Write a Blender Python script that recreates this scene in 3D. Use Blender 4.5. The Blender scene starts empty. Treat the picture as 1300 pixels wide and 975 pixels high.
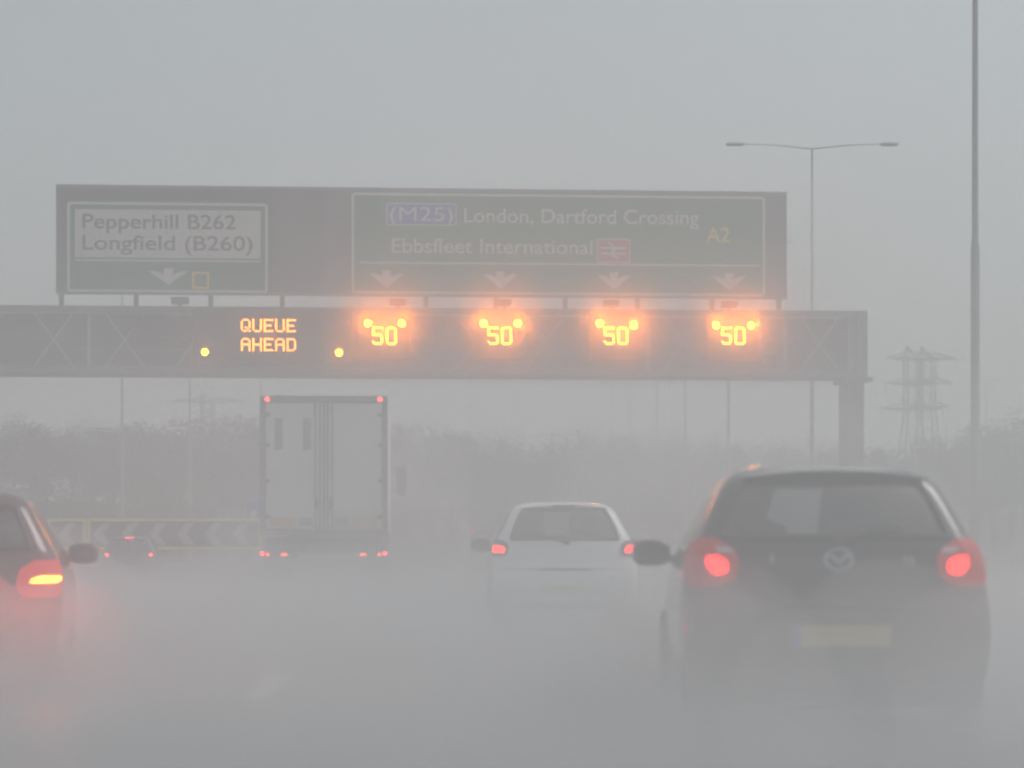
import bpy, math, random
from mathutils import Vector, Matrix
random.seed(7)
sc = bpy.context.scene
COL = sc.collection
R = math.radians
CAM_Z = 1.1
F = 2528.0            # focal length in photo pixels (1300 wide)
PX0, PY0 = 627.0, 682.0   # where the road vanishes

# ------------------------------------------------------------------ materials
MATS = {}
def mat(name, col, rough=0.5, metal=0.0, var=0.12, scale=6.0, bump=0.0, spec=0.5, coat=0.0):
    if name in MATS: return MATS[name]
    m = bpy.data.materials.new(name); m.use_nodes = True
    nt = m.node_tree; b = nt.nodes['Principled BSDF']
    tc = nt.nodes.new('ShaderNodeTexCoord')
    n = nt.nodes.new('ShaderNodeTexNoise'); n.inputs['Scale'].default_value = scale
    n.inputs['Detail'].default_value = 6.0
    nt.links.new(tc.outputs['Object'], n.inputs['Vector'])
    rp = nt.nodes.new('ShaderNodeValToRGB')
    rp.color_ramp.elements[0].position = 0.3; rp.color_ramp.elements[1].position = 0.7
    rp.color_ramp.elements[0].color = (*[max(0, c*(1-var)) for c in col], 1)
    rp.color_ramp.elements[1].color = (*[min(1, c*(1+var)) for c in col], 1)
    nt.links.new(n.outputs['Fac'], rp.inputs['Fac'])
    nt.links.new(rp.outputs['Color'], b.inputs['Base Color'])
    b.inputs['Roughness'].default_value = rough
    b.inputs['Metallic'].default_value = metal
    b.inputs['Specular IOR Level'].default_value = spec
    b.inputs['Coat Weight'].default_value = coat
    if bump:
        bp = nt.nodes.new('ShaderNodeBump'); bp.inputs['Strength'].default_value = bump
        bp.inputs['Distance'].default_value = 0.02
        nt.links.new(n.outputs['Fac'], bp.inputs['Height']); nt.links.new(bp.outputs['Normal'], b.inputs['Normal'])
    MATS[name] = m
    return m

def emis(name, col, strength):
    if name in MATS: return MATS[name]
    m = bpy.data.materials.new(name); m.use_nodes = True
    b = m.node_tree.nodes['Principled BSDF']
    b.inputs['Base Color'].default_value = (*[c*0.5 for c in col], 1)
    b.inputs['Roughness'].default_value = 0.2
    b.inputs['Emission Color'].default_value = (*col, 1)
    b.inputs['Emission Strength'].default_value = strength
    MATS[name] = m
    return m

def glass_mat(name, tint=0.55, gloss=0.12):
    m = bpy.data.materials.new(name); m.use_nodes = True
    nt = m.node_tree; nt.nodes.remove(nt.nodes['Principled BSDF'])
    out = nt.nodes['Material Output']
    tr = nt.nodes.new('ShaderNodeBsdfTransparent'); tr.inputs['Color'].default_value = (tint, tint*1.04, tint*1.05, 1)
    gl = nt.nodes.new('ShaderNodeBsdfGlossy'); gl.inputs['Roughness'].default_value = 0.12
    mx = nt.nodes.new('ShaderNodeMixShader')
    n = nt.nodes.new('ShaderNodeTexNoise'); n.inputs['Scale'].default_value = 30
    mr = nt.nodes.new('ShaderNodeMapRange'); mr.inputs['To Min'].default_value = gloss*0.7; mr.inputs['To Max'].default_value = gloss*1.5
    tc = nt.nodes.new('ShaderNodeTexCoord')
    nt.links.new(tc.outputs['Object'], n.inputs['Vector'])
    nt.links.new(n.outputs['Fac'], mr.inputs['Value']); nt.links.new(mr.outputs['Result'], mx.inputs['Fac'])
    nt.links.new(tr.outputs[0], mx.inputs[1]); nt.links.new(gl.outputs[0], mx.inputs[2])
    nt.links.new(mx.outputs[0], out.inputs['Surface'])
    return m

def road_mat():
    m = bpy.data.materials.new('wet_asphalt'); m.use_nodes = True
    nt = m.node_tree; b = nt.nodes['Principled BSDF']
    tc = nt.nodes.new('ShaderNodeTexCoord')
    n1 = nt.nodes.new('ShaderNodeTexNoise'); n1.inputs['Scale'].default_value = 0.35; n1.inputs['Detail'].default_value = 8
    mp = nt.nodes.new('ShaderNodeMapping'); mp.inputs['Scale'].default_value = (1.0, 0.15, 1.0)
    nt.links.new(tc.outputs['Object'], mp.inputs['Vector']); nt.links.new(mp.outputs['Vector'], n1.inputs['Vector'])
    rp = nt.nodes.new('ShaderNodeValToRGB')
    rp.color_ramp.elements[0].color = (0.035, 0.036, 0.038, 1); rp.color_ramp.elements[1].color = (0.065, 0.066, 0.068, 1)
    nt.links.new(n1.outputs['Fac'], rp.inputs['Fac']); nt.links.new(rp.outputs['Color'], b.inputs['Base Color'])
    mr = nt.nodes.new('ShaderNodeMapRange'); mr.inputs['From Min'].default_value = 0.35; mr.inputs['From Max'].default_value = 0.65
    mr.inputs['To Min'].default_value = 0.24; mr.inputs['To Max'].default_value = 0.5
    nt.links.new(n1.outputs['Fac'], mr.inputs['Value']); nt.links.new(mr.outputs['Result'], b.inputs['Roughness'])
    n2 = nt.nodes.new('ShaderNodeTexNoise'); n2.inputs['Scale'].default_value = 40; n2.inputs['Detail'].default_value = 4
    nt.links.new(tc.outputs['Object'], n2.inputs['Vector'])
    bp = nt.nodes.new('ShaderNodeBump'); bp.inputs['Strength'].default_value = 0.12; bp.inputs['Distance'].default_value = 0.01
    nt.links.new(n2.outputs['Fac'], bp.inputs['Height']); nt.links.new(bp.outputs['Normal'], b.inputs['Normal'])
    return m

GREY_METAL = mat('galvanised_steel', (0.17, 0.18, 0.19), 0.55, 0.3, 0.15, 2.0)
PALE_METAL = mat('pale_steel', (0.33, 0.34, 0.35), 0.5, 0.2, 0.12, 2.0)
DARK_METAL = mat('dark_steel', (0.05, 0.053, 0.056), 0.6, 0.2, 0.15, 2.0)
MESH_DARK = mat('gantry_shadow_panel', (0.04, 0.043, 0.045), 0.8, 0.0, 0.25, 0.9)  # dark grey of the gantry's mesh panel and small fittings
BOARD = mat('sign_backing_grey', (0.075, 0.078, 0.082), 0.7, 0.0, 0.12, 0.8)
SIGN_GREEN = mat('sign_green', (0.004, 0.14, 0.075), 0.45, 0, 0.10, 1.2)
SIGN_WHITE = mat('sign_white', (0.58, 0.58, 0.56), 0.5, 0, 0.06, 1.5)
SIGN_BLACK = mat('sign_black', (0.02, 0.02, 0.02), 0.5, 0, 0.1)
SIGN_BLUE = mat('sign_blue', (0.03, 0.07, 0.42), 0.45, 0, 0.08)
SIGN_RED = mat('sign_red', (0.45, 0.03, 0.025), 0.45, 0, 0.08)
SIGN_YELLOW = mat('sign_yellow', (0.75, 0.52, 0.02), 0.45, 0, 0.08)
HI_YELLOW = mat('high_visibility_yellow', (0.85, 0.85, 0.01), 0.5, 0, 0.06)
RUBBER = mat('rubber', (0.018, 0.018, 0.019), 0.7, 0, 0.15)
CHROME = mat('chrome', (0.75, 0.76, 0.78), 0.15, 1.0, 0.03)
TRIM = mat('black_trim', (0.022, 0.023, 0.025), 0.4, 0, 0.15)
CABIN = mat('cabin_cloth', (0.03, 0.031, 0.034), 0.85, 0, 0.2)
RIM = mat('alloy_rim', (0.35, 0.36, 0.37), 0.35, 0.8, 0.08)
GLASS = glass_mat('window_glass', 0.6, 0.13)
DGLASS = mat('dark_side_glass', (0.03, 0.033, 0.036), 0.1, 0, 0.1, 4)
LENS_RED = mat('red_lens', (0.17, 0.010, 0.010), 0.15, 0, 0.1, 8, coat=0.5)
LENS_CLEAR = mat('clear_lens', (0.55, 0.52, 0.52), 0.12, 0, 0.08, 8)
AMBER_LAMP = emis('amber_lantern_lit', (1.0, 0.55, 0.01), 25.0)
AMBER_DIGIT = emis('amber_digits_lit', (1.0, 0.62, 0.002), 18.0)
AMBER_TEXT = emis('amber_text_lit', (1.0, 0.28, 0.002), 11.0)
RED_LAMP = emis('red_lamp_lit', (1.0, 0.012, 0.010), 6.0)
RED_SMALL = emis('red_marker_lit', (1.0, 0.04, 0.025), 9.0)
HOT_LAMP = emis('hot_indicator_lit', (1.0, 0.42, 0.02), 12.0)
ROAD = road_mat()
GRASS = mat('winter_grass', (0.055, 0.065, 0.03), 0.95, 0, 0.4, 0.25, 0.4)
PAINT_WHITE = mat('road_paint', (0.72, 0.72, 0.70), 0.35, 0, 0.15, 3)
CONC = mat('concrete', (0.32, 0.32, 0.31), 0.75, 0, 0.15, 1.5, 0.2)
LEAF = mat('hedge_foliage', (0.045, 0.055, 0.03), 0.8, 0, 0.45, 0.8)
LEAF2 = mat('bare_twig_foliage', (0.06, 0.055, 0.04), 0.85, 0, 0.4, 0.8)
BARK = mat('bark', (0.06, 0.05, 0.042), 0.9, 0, 0.3, 5)

# ------------------------------------------------------------------ mesh builder
class MB:
    def __init__(s): s.v = []; s.f = []
    def add(s, vs, fs):
        o = len(s.v); s.v += [tuple(v) for v in vs]; s.f += [tuple(i+o for i in f) for f in fs]; return s
    def box(s, c, d, rot=None, ch=0.0):
        x, y, z = (k/2 for k in d)
        if ch:   # chamfered box: eight-sided in plan and bevelled top and bottom
            vs = []
            for zz, k in ((-z, ch), (-z+ch, 0), (z-ch, 0), (z, ch)):
                a, b = x-k, y-k
                q = ch if k == 0 else ch*0.6
                vs += [(-a+q, -b, zz), (a-q, -b, zz), (a, -b+q, zz), (a, b-q, zz), (a-q, b, zz), (-a+q, b, zz), (-a, b-q, zz), (-a, -b+q, zz)]
            fs = [tuple(range(7, -1, -1)), tuple(range(24, 32))]
            for r in range(3):
                for i in range(8): fs.append((r*8+i, r*8+(i+1) % 8, r*8+8+(i+1) % 8, r*8+8+i))
        else:
            vs = [(-x,-y,-z),(x,-y,-z),(x,y,-z),(-x,y,-z),(-x,-y,z),(x,-y,z),(x,y,z),(-x,y,z)]
            fs = [(0,3,2,1),(4,5,6,7),(0,1,5,4),(1,2,6,5),(2,3,7,6),(3,0,4,7)]
        M = rot or Matrix.Identity(3)
        return s.add([M @ Vector(v) + Vector(c) for v in vs], fs)
    def tube(s, pts, rad, n=10, caps=True):
        pts = [Vector(p) for p in pts]
        rads = rad if isinstance(rad, (list, tuple)) else [rad]*len(pts)
        vs = []; fs = []
        up = None
        for i, p in enumerate(pts):
            d = (pts[min(i+1, len(pts)-1)] - pts[max(i-1, 0)]).normalized()
            if up is None:
                up = Vector((0,0,1)) if abs(d.z) < 0.9 else Vector((0,1,0))
            a = d.cross(up).normalized(); b = a.cross(d).normalized(); up = b
            for k in range(n):
                t = 2*math.pi*k/n
                vs.append(p + a*(rads[i]*math.cos(t)) + b*(rads[i]*math.sin(t)))
        for i in range(len(pts)-1):
            for k in range(n):
                fs.append((i*n+k, i*n+(k+1) % n, (i+1)*n+(k+1) % n, (i+1)*n+k))
        if caps:
            fs.append(tuple(range(n-1, -1, -1))); fs.append(tuple((len(pts)-1)*n+k for k in range(n)))
        return s.add(vs, fs)
    def bar(s, p0, p1, w, h):
        p0, p1 = Vector(p0), Vector(p1); d = (p1-p0); L = d.length; d.normalize()
        up = Vector((0,1,0)) if abs(d.y) < 0.9 else Vector((0,0,1))
        a = d.cross(up).normalized(); b = a.cross(d).normalized()
        M = Matrix((a, b, d)).transposed()
        return s.box((p0+p1)/2, (w, h, L), M)
    def prism(s, poly, y0, y1):
        """polygon in x,z extruded from y0 to y1"""
        n = len(poly)
        vs = [(x, y0, z) for x, z in poly] + [(x, y1, z) for x, z in poly]
        fs = [tuple(range(n)), tuple(range(2*n-1, n-1, -1))] + [(i, i+n, (i+1) % n+n, (i+1) % n) for i in range(n)]
        return s.add(vs, fs)
    def lathe_x(s, c, prof, n=28):
        """profile (x, r) turned about the x axis through c"""
        vs = []; fs = []
        for x, r in prof:
            for k in range(n):
                t = 2*math.pi*k/n
                vs.append((c[0]+x, c[1]+r*math.cos(t), c[2]+r*math.sin(t)))
        m = len(prof)
        for i in range(m-1):
            for k in range(n): fs.append((i*n+k, i*n+(k+1) % n, (i+1)*n+(k+1) % n, (i+1)*n+k))
        return s.add(vs, fs)
    def blob(s, c, d, e=0.7, nu=20, nv=12):
        """rounded superellipsoid of half sizes d"""
        sp = lambda v: math.copysign(abs(v)**e, v)
        vs = []; fs = []
        for i in range(nv+1):
            p = -math.pi/2 + math.pi*i/nv
            for k in range(nu):
                t = 2*math.pi*k/nu
                vs.append((c[0]+d[0]*sp(math.cos(p))*sp(math.cos(t)), c[1]+d[1]*sp(math.cos(p))*sp(math.sin(t)), c[2]+d[2]*sp(math.sin(p))))
        for i in range(nv):
            for k in range(nu): fs.append((i*nu+k, i*nu+(k+1) % nu, (i+1)*nu+(k+1) % nu, (i+1)*nu+k))
        return s.add(vs, fs)
    def disc(s, c, r, depth=0.03, n=20):
        """round disc facing -y"""
        return s.prism([(c[0]+r*math.cos(2*math.pi*k/n), c[2]+r*math.sin(2*math.pi*k/n)) for k in range(n)], c[1], c[1]+depth)
    def build(s, name, m, parent=None, smooth=False, label=None):
        me = bpy.data.meshes.new(name); me.from_pydata(s.v, [], s.f); me.validate(); me.update()
        if smooth:
            for p in me.polygons: p.use_smooth = True
            try: me.set_sharp_from_angle(angle=R(40))
            except Exception: pass
        me.materials.append(m)
        o = bpy.data.objects.new(name, me); COL.objects.link(o)
        if parent: o.parent = parent
        if label: o['label'] = label
        return o

def thing(name, label, cat, loc=(0,0,0), rotz=0.0, group=None):
    o = bpy.data.objects.new(name, None); COL.objects.link(o)
    o.empty_display_size = 0.2
    o.location = loc; o.rotation_euler = (0,0,rotz)
    o['label'] = label; o['category'] = cat
    if group: o['group'] = group
    return o
def kids(o): return [c for c in bpy.data.objects if c.parent == o]
def dup(root, loc, rotz=0.0, scale=1.0, label=None, group=None):
    r = root.copy(); COL.objects.link(r); r.location = loc; r.rotation_euler = (0,0,rotz); r.scale = (scale,)*3 if not isinstance(scale, tuple) else scale
    if label: r['label'] = label
    if group: r['group'] = group
    for ch in kids(root):
        c = ch.copy(); COL.objects.link(c); c.parent = r
        for g in kids(ch):
            d = g.copy(); COL.objects.link(d); d.parent = c
    return r
def structure(o, label=None):
    o['kind'] = 'structure'
    if label: o['label'] = label
    return o
def spot(parent, loc, energy, col, cone=150, blend=0.6, size=0.05, aim=(0,-1,0)):
    l = bpy.data.lights.new('lamp_glow', 'SPOT'); l.energy = energy; l.color = col
    l.spot_size = R(cone); l.spot_blend = blend; l.shadow_soft_size = size
    o = bpy.data.objects.new('lamp_glow', l); COL.objects.link(o); o.parent = parent; o.location = loc
    o.rotation_euler = Vector(aim).to_track_quat('-Z', 'Y').to_euler()
    return o

def text_mb(txt, x0, x1, zb, cap, y, depth=0.012, mb=None, bold=0.012):
    """letters as real geometry: left edge x0, right edge x1, baseline zb, cap height cap, facing -y"""
    cu = bpy.data.curves.new('lettering', 'FONT'); cu.body = txt; cu.size = 1.0; cu.extrude = 0.0; cu.offset = bold
    o = bpy.data.objects.new('lettering', cu); COL.objects.link(o)
    dg = bpy.context.evaluated_depsgraph_get(); dg.update()
    me = bpy.data.meshes.new_from_object(o.evaluated_get(dg))
    bpy.data.objects.remove(o); 
    # cap height measured on an H
    cu2 = bpy.data.curves.new('caps', 'FONT'); cu2.body = 'H'; o2 = bpy.data.objects.new('caps', cu2); COL.objects.link(o2)
    dg.update(); m2 = bpy.data.meshes.new_from_object(o2.evaluated_get(dg)); ch = max(v.co.y for v in m2.vertices)
    bpy.data.objects.remove(o2); bpy.data.meshes.remove(m2); bpy.data.curves.remove(cu2); bpy.data.curves.remove(cu)
    xs = [v.co.x for v in me.vertices]; a, b = min(xs), max(xs)
    sx = (x1-x0)/(b-a) if x1 is not None else cap/ch
    mb = mb or MB()
    vs = [(x0+(v.co.x-a)*sx, y, zb+v.co.y*cap/ch) for v in me.vertices]
    fs = [tuple(p.vertices) for p in me.polygons]
    mb.add(vs, fs)
    bpy.data.meshes.remove(me)
    return mb

# ------------------------------------------------------------------ terrain
def sstep(a, b, x):
    t = min(1, max(0, (x-a)/(b-a))); return t*t*(3-2*t)
def base_z(y):
    t = max(0.0, y-80.0)
    return 0.014*t*t/(t+25.0) if t > 0 else 0.0
def dip(x, y): return -0.38*sstep(-6.5, -10, x)*sstep(30, 56, y)
def gz(x, y):
    z = base_z(y)+dip(x, y)*(1-sstep(-17, -22, x))
    z += 3.2*sstep(-20, -31, x)*sstep(70, 120, y)
    z += 2.2*sstep(29, 42, x)*sstep(60, 115, y)
    return z
def sheet(name, xs, ys, m, dz, fn=gz):
    mb = MB()
    vs = [(x, y, fn(x, y)+dz) for y in ys for x in xs]
    nx = len(xs)
    fs = [(j*nx+i, j*nx+i+1, (j+1)*nx+i+1, (j+1)*nx+i) for j in range(len(ys)-1) for i in range(nx-1)]
    mb.add(vs, fs)
    return mb.build(name, m, smooth=True)
gx = [-1500, -800, -400, -200, -120, -80, -60, -45] + [-40+2*i for i in range(46)] + [60, 80, 120, 200, 400, 800, 1500]
gy = [-60, -20, 0, 20, 40, 55] + [60+5*i for i in range(40)] + [270, 300, 350, 450, 700, 1100, 1600]
structure(sheet('ground', gx, gy, GRASS, -0.05))
ry = [-40, -20, 0, 20, 40, 60, 80] + [85+5*i for i in range(45)] + [330, 400]
b2 = lambda x, y: base_z(y)+dip(x, y)
structure(sheet('road', [-16.5, -12.6, -11, -10, -9, -8, -7, -6.2, -5.3, 0, 5.6, 10.3], ry, ROAD, 0.0, b2))
structure(sheet('oncoming_road', [13.2, 20, 28], ry, ROAD, 0.0, b2))
# kerb and central strip
mb = MB()
for a, b in zip(ry[:-1], ry[1:]):
    mb.add([(10.3, a, base_z(a)-0.02), (10.3, a, base_z(a)+0.12), (10.5, a, base_z(a)+0.12), (10.5, a, base_z(a)-0.05),
            (10.3, b, base_z(b)-0.02), (10.3, b, base_z(b)+0.12), (10.5, b, base_z(b)+0.12), (10.5, b, base_z(b)-0.05)],
           [(0,1,5,4), (1,2,6,5), (2,3,7,6)])
structure(mb.build('kerb', CONC))
mb = MB()
def strip(x0, x1, y0, y1):
    n = max(1, int((y1-y0)/5))
    for i in range(n):
        a, b = y0+(y1-y0)*i/n, y0+(y1-y0)*(i+1)/n
        mb.add([(x0, a, b2(x0, a)+0.006), (x1, a, b2(x1, a)+0.006), (x1, b, b2(x1, b)+0.006), (x0, b, b2(x0, b)+0.006)], [(0,1,2,3)])
for xl in (-1.65, 1.98, 5.63):
    y = -13.5
    while y < 230:
        strip(xl-0.075, xl+0.075, y, y+2.0 if xl != -5.3 else y+2); y += 9.0
y = 2.0
while y < 62:                       # broad broken line where the slip road leaves
    strip(-5.45, -5.15, y, y+4.0); y += 7.0
strip(-16.0, -15.8, -30, 230); strip(9.55, 9.75, -30, 230)
strip(-5.45, -5.2, 64, 100); strip(-8.2, -7.95, 70, 100)
structure(mb.build('road_markings', PAINT_WHITE))

# ------------------------------------------------------------------ vehicles
def pchip(tab, z):
    zs = [r[0] for r in tab]
    if z <= zs[0]: return list(tab[0][1:])
    if z >= zs[-1]: return list(tab[-1][1:])
    i = max(k for k in range(len(zs)-1) if zs[k] <= z)
    h = zs[i+1]-zs[i]; t = (z-zs[i])/h; out = []
    def slope(k, c):
        if k == 0 or k == len(zs)-1:
            a = min(max(k, 1), len(zs)-1); return (tab[a][c]-tab[a-1][c])/(zs[a]-zs[a-1])
        d0 = (tab[k][c]-tab[k-1][c])/(zs[k]-zs[k-1]); d1 = (tab[k+1][c]-tab[k][c])/(zs[k+1]-zs[k])
        return 0 if d0*d1 <= 0 else 2*d0*d1/(d0+d1)
    for c in range(1, len(tab[0])):
        m0, m1 = slope(i, c)*h, slope(i+1, c)*h
        a, b = tab[i][c], tab[i+1][c]
        out.append((2*t**3-3*t*t+1)*a+(t**3-2*t*t+t)*m0+(-2*t**3+3*t*t)*b+(t**3-t*t)*m1)
    return out

NR, NA, NS = 10, 6, 16
HALF = NR+NA+NS+NA+NR
def half_outline(row):
    w, yr, r, yf, cr = row
    r = min(r, w*0.6); rf = min(0.45, w*0.6, max(0.02, (yf-yr)*0.3))
    pts = []
    for i in range(NR+1):
        x = (w-r)*i/NR; pts.append((x, yr+cr*(x/w)**2))
    yR = pts[-1][1]
    for i in range(1, NA+1):
        a = math.pi/2*i/NA; pts.append((w-r+r*math.sin(a), yR+r*(1-math.cos(a))))
    wf = w*0.93
    y1 = yR+r; y2 = max(y1+0.02, yf-0.10-rf)
    for i in range(1, NS+1):
        t = i/NS; pts.append((w-(w-wf)*t*t*t, y1+(y2-y1)*t))
    for i in range(1, NA+1):
        a = math.pi/2*i/NA; pts.append((wf-rf+rf*math.cos(a), y2+rf*math.sin(a)))
    yF = pts[-1][1]; xF = pts[-1][0]
    for i in range(1, NR+1):
        x = xF*(1-i/NR); pts.append((x, yF+(yf-yF)*(1-(x/max(xF, 1e-4))**2)))
    return pts
def hpoint(tab, q, z, off=0.0):
    """point on the right half of the body skin, q counts outline columns from the rear centre"""
    def raw(q, z):
        p = half_outline(pchip(tab, z)); q = min(max(q, 0), HALF-0.001); i = int(q); t = q-i
        return Vector((p[i][0]+(p[i+1][0]-p[i][0])*t, p[i][1]+(p[i+1][1]-p[i][1])*t, z))
    P = raw(q, z)
    if off:
        du = raw(q+0.05, z)-raw(q-0.05 if q > 0.05 else 0, z); dv = raw(q, z+0.01)-raw(q, z-0.01)
        n = du.cross(dv).normalized()
        P = P + n*off
    return P
def skin_patch(tab, rows, side, off, m, name, parent, nq=14, nz=10, thick=0.012, label=None):
    """rows: (z, q0, q1) keys; a thin shaped panel laid on the skin; side +1 right, -1 left"""
    zs = [rows[0][0]+(rows[-1][0]-rows[0][0])*i/nz for i in range(nz+1)]
    mb = MB()
    def grid(o):
        vs = []
        for z in zs:
            q0, q1 = pchip(rows, z)
            for k in range(nq+1):
                p = hpoint(tab, q0+(q1-q0)*k/nq, z, o); vs.append((p.x*side, p.y, p.z))
        return vs
    A, B = grid(off), grid(off-thick); n = nq+1; N = len(A)
    fs = []
    for j in range(nz):
        for k in range(nq): fs.append((j*n+k, j*n+k+1, (j+1)*n+k+1, (j+1)*n+k))
    rim = [k for k in range(n)] + [j*n+nq for j in range(1, nz+1)] + [nz*n+k for k in range(nq-1, -1, -1)] + [j*n for j in range(nz-1, 0, -1)]
    for a, b in zip(rim, rim[1:]+rim[:1]): fs.append((a, b, b+N, a+N))
    if side < 0: fs = [f[::-1] for f in fs]
    mb.add(A+B, fs)
    return mb.build(name, m, parent, True, label)

def make_wheel(parent, x, y, rad, side):
    mb = MB(); w = 0.10
    prof = [(-w, rad*0.62), (-w, rad*0.9), (-w*0.8, rad*0.98), (-w*0.5, rad), (w*0.5, rad), (w*0.8, rad*0.98), (w, rad*0.9), (w, rad*0.62)]
    mb.lathe_x((x, y, rad), prof)
    wh = mb.build('wheel', RUBBER, parent, True)
    r = MB(); s = side
    r.lathe_x((x, y, rad), [(s*w*0.75, 0.001), (s*w*0.85, rad*0.15), (s*w*0.5, rad*0.2), (s*w*0.6, rad*0.55), (s*w*0.95, rad*0.62), (-s*w*0.9, rad*0.60), (-s*w*0.9, 0.001)])
    for k in range(5):
        a = 2*math.pi*k/5
        r.bar((x+s*w*0.8, y+math.cos(a)*rad*0.12, rad+math.sin(a)*rad*0.12), (x+s*w*0.8, y+math.cos(a)*rad*0.58, rad+math.sin(a)*rad*0.58), 0.05, 0.05)
    r.build('rim', RIM, wh, False)

def make_car(spec, name, label, cat, loc, rotz, group=None):
    tab = spec['tab']; paint = spec['paint']
    t = thing(name, label, cat, loc, rotz, group)
    zb, zt = spec['rear_win']; fb, ft = spec['screen']
    z0, z1 = tab[0][0], tab[-1][0]
    rows = sorted(set([round(z0+(z1-z0)*i/44, 4) for i in range(45)] + [zb, zt, fb, ft] + [r[0] for r in tab]))
    rows = [z for k, z in enumerate(rows) if z in (zb, zt, fb, ft, z0, z1) or all(abs(z-q) > 0.008 for q in (zb, zt, fb, ft))]
    wc = spec.get('rear_cols', 9); fc = HALF-8
    def ring(z, off=0.0):
        hp = half_outline(pchip(tab, z))
        right = [Vector((x, y, z)) for x, y in hp]; left = [Vector((-p.x, p.y, p.z)) for p in right[-2:0:-1]]
        return right+left
    N = 2*HALF
    def col(i): return i if i <= HALF else N-i     # outline column of face edge
    def is_open(i, za, zc):
        a, b = sorted((col(i), col((i+1) % N) if (i+1) % N else 0))
        m_ = (za+zc)/2
        if zb < m_ < zt and b <= wc: return True
        if fb < m_ < ft and a >= fc: return True
        return False
    body = MB(); vs = []
    for z in rows: vs += ring(z)
    fs = []; gl = []; gf = []
    for j in range(len(rows)-1):
        for i in range(N):
            q = (j*N+i, j*N+(i+1) % N, (j+1)*N+(i+1) % N, (j+1)*N+i)
            if is_open(i, rows[j], rows[j+1]):
                (gl if col(i) <= wc else gf).append(q)
            else: fs.append(q)
    fs.append(tuple((len(rows)-1)*N+i for i in range(N))); fs.append(tuple(range(N-1, -1, -1)))
    body.add(vs, fs); body.build('body', paint, t, True)
    def sub(faces, nm):
        idx = sorted({k for f in faces for k in f}); mp = {k: n for n, k in enumerate(idx)}
        m_ = MB(); m_.add([vs[k] for k in idx], [tuple(mp[k] for k in f) for f in faces])
        return m_.build(nm, GLASS, t, True)
    rw = sub(gl, 'rear_window'); sub(gf, 'windscreen')
    # black seal around the rear window
    def P(q, z, s): p = hpoint(tab, q, z, 0.006); return (p.x*s, p.y, p.z)
    zz = [zb+(zt-zb)*i/8 for i in range(9)]
    loop = [P(q, zb, -1) for q in range(wc, 0, -1)] + [P(q, zb, 1) for q in range(0, wc)] + [P(wc, z, 1) for z in zz] + \
           [P(q, zt, 1) for q in range(wc-1, -1, -1)] + [P(q, zt, -1) for q in range(1, wc)] + [P(wc, z, -1) for z in zz[::-1]]
    s_ = MB(); s_.tube(loop+[loop[0]], 0.018, 6, False); s_.build('window_seal', TRIM, rw, True)
    # corners of the glass are rounded off by black ceramic borders
    for sx in (-1, 1):
        for zc, dz in ((zb, 1), (zt, -1)):
            c = MB(); n = 6; vs2 = [P(wc, zc, sx)]
            for k in range(n+1):
                a = math.pi/2*k/n
                vs2.append(P(wc-2.6*(1-math.sin(a)), zc+dz*0.085*(1-math.cos(a)), sx))
            c.add(vs2, [(0, k, k+1) for k in range(1, n+1)]); c.build('glass_border', TRIM, rw)
    # dark lining inside the cabin
    ln = MB(); lr = [z for z in rows if z >= 0.70 and z <= z1-0.012]
    lv = []
    for z in lr:
        for p in ring(z):
            c = Vector((0, 1.7, z)); d = p-c; lv.append(p-Vector((d.x*0.05, d.y*0.022, 0.014)))
    lf = []
    for j in range(len(lr)-1):
        for i in range(N):
            if not is_open(i, lr[j], lr[j+1]): lf.append((j*N+(i+1) % N, j*N+i, (j+1)*N+i, (j+1)*N+(i+1) % N))
    lf.append(tuple((len(lr)-1)*N+i for i in range(N-1, -1, -1)))
    lf.append(tuple(range(N)))
    ln.add(lv, lf); ln.build('cabin_lining', CABIN, t)
    # seats
    for x in (-0.36, 0.36):
        s1 = MB(); s1.blob((x, spec['seat_y'], 0.93), (0.23, 0.08, 0.30), 0.5); st = s1.build('seat', CABIN, t, True)
        h1 = MB(); h1.blob((x, spec['seat_y']-0.03, 1.27), (0.13, 0.05, 0.085), 0.6); h1.build('headrest', CABIN, st, True)
    s1 = MB(); s1.blob((0, 0.75, 0.92), (0.58, 0.08, 0.20), 0.4); st = s1.build('rear_bench', CABIN, t, True)
    for x in (-0.33, 0.33):
        h1 = MB(); h1.blob((x, 0.74, 1.12), (0.12, 0.045, 0.06), 0.6); h1.build('headrest', CABIN, st, True)
    # side windows
    for s in (-1, 1):
        for rws in spec['side_win']: skin_patch(tab, rws, s, 0.005, DGLASS, 'side_window', t, 10, 8)
    # tail lights
    for s in (-1, 1):
        lamp = skin_patch(tab, spec['lamp'], s, 0.014, spec.get('lens', LENS_RED), 'tail_light', t, 14, 10, 0.03)
        if s in spec.get('lit', (-1, 1)):
            skin_patch(tab, spec['bulb'], s, 0.020, spec.get('lit_mat', RED_LAMP), 'bulb', lamp, 8, 6, 0.008)
            zc = (spec['bulb'][0][0]+spec['bulb'][-1][0])/2; q0, q1 = pchip(spec['bulb'], zc)
            p = hpoint(tab, (q0+q1)/2, zc, 0.06)
            if spec.get('glow'): spot(t, (p.x*s, p.y-0.03, p.z), spec['glow'], (1, 0.07, 0.05), 165, 0.8, 0.06)
        if spec.get('clear'): skin_patch(tab, spec['clear'], s, 0.019, LENS_CLEAR, 'reversing_lens', lamp, 6, 4, 0.008)
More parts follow.
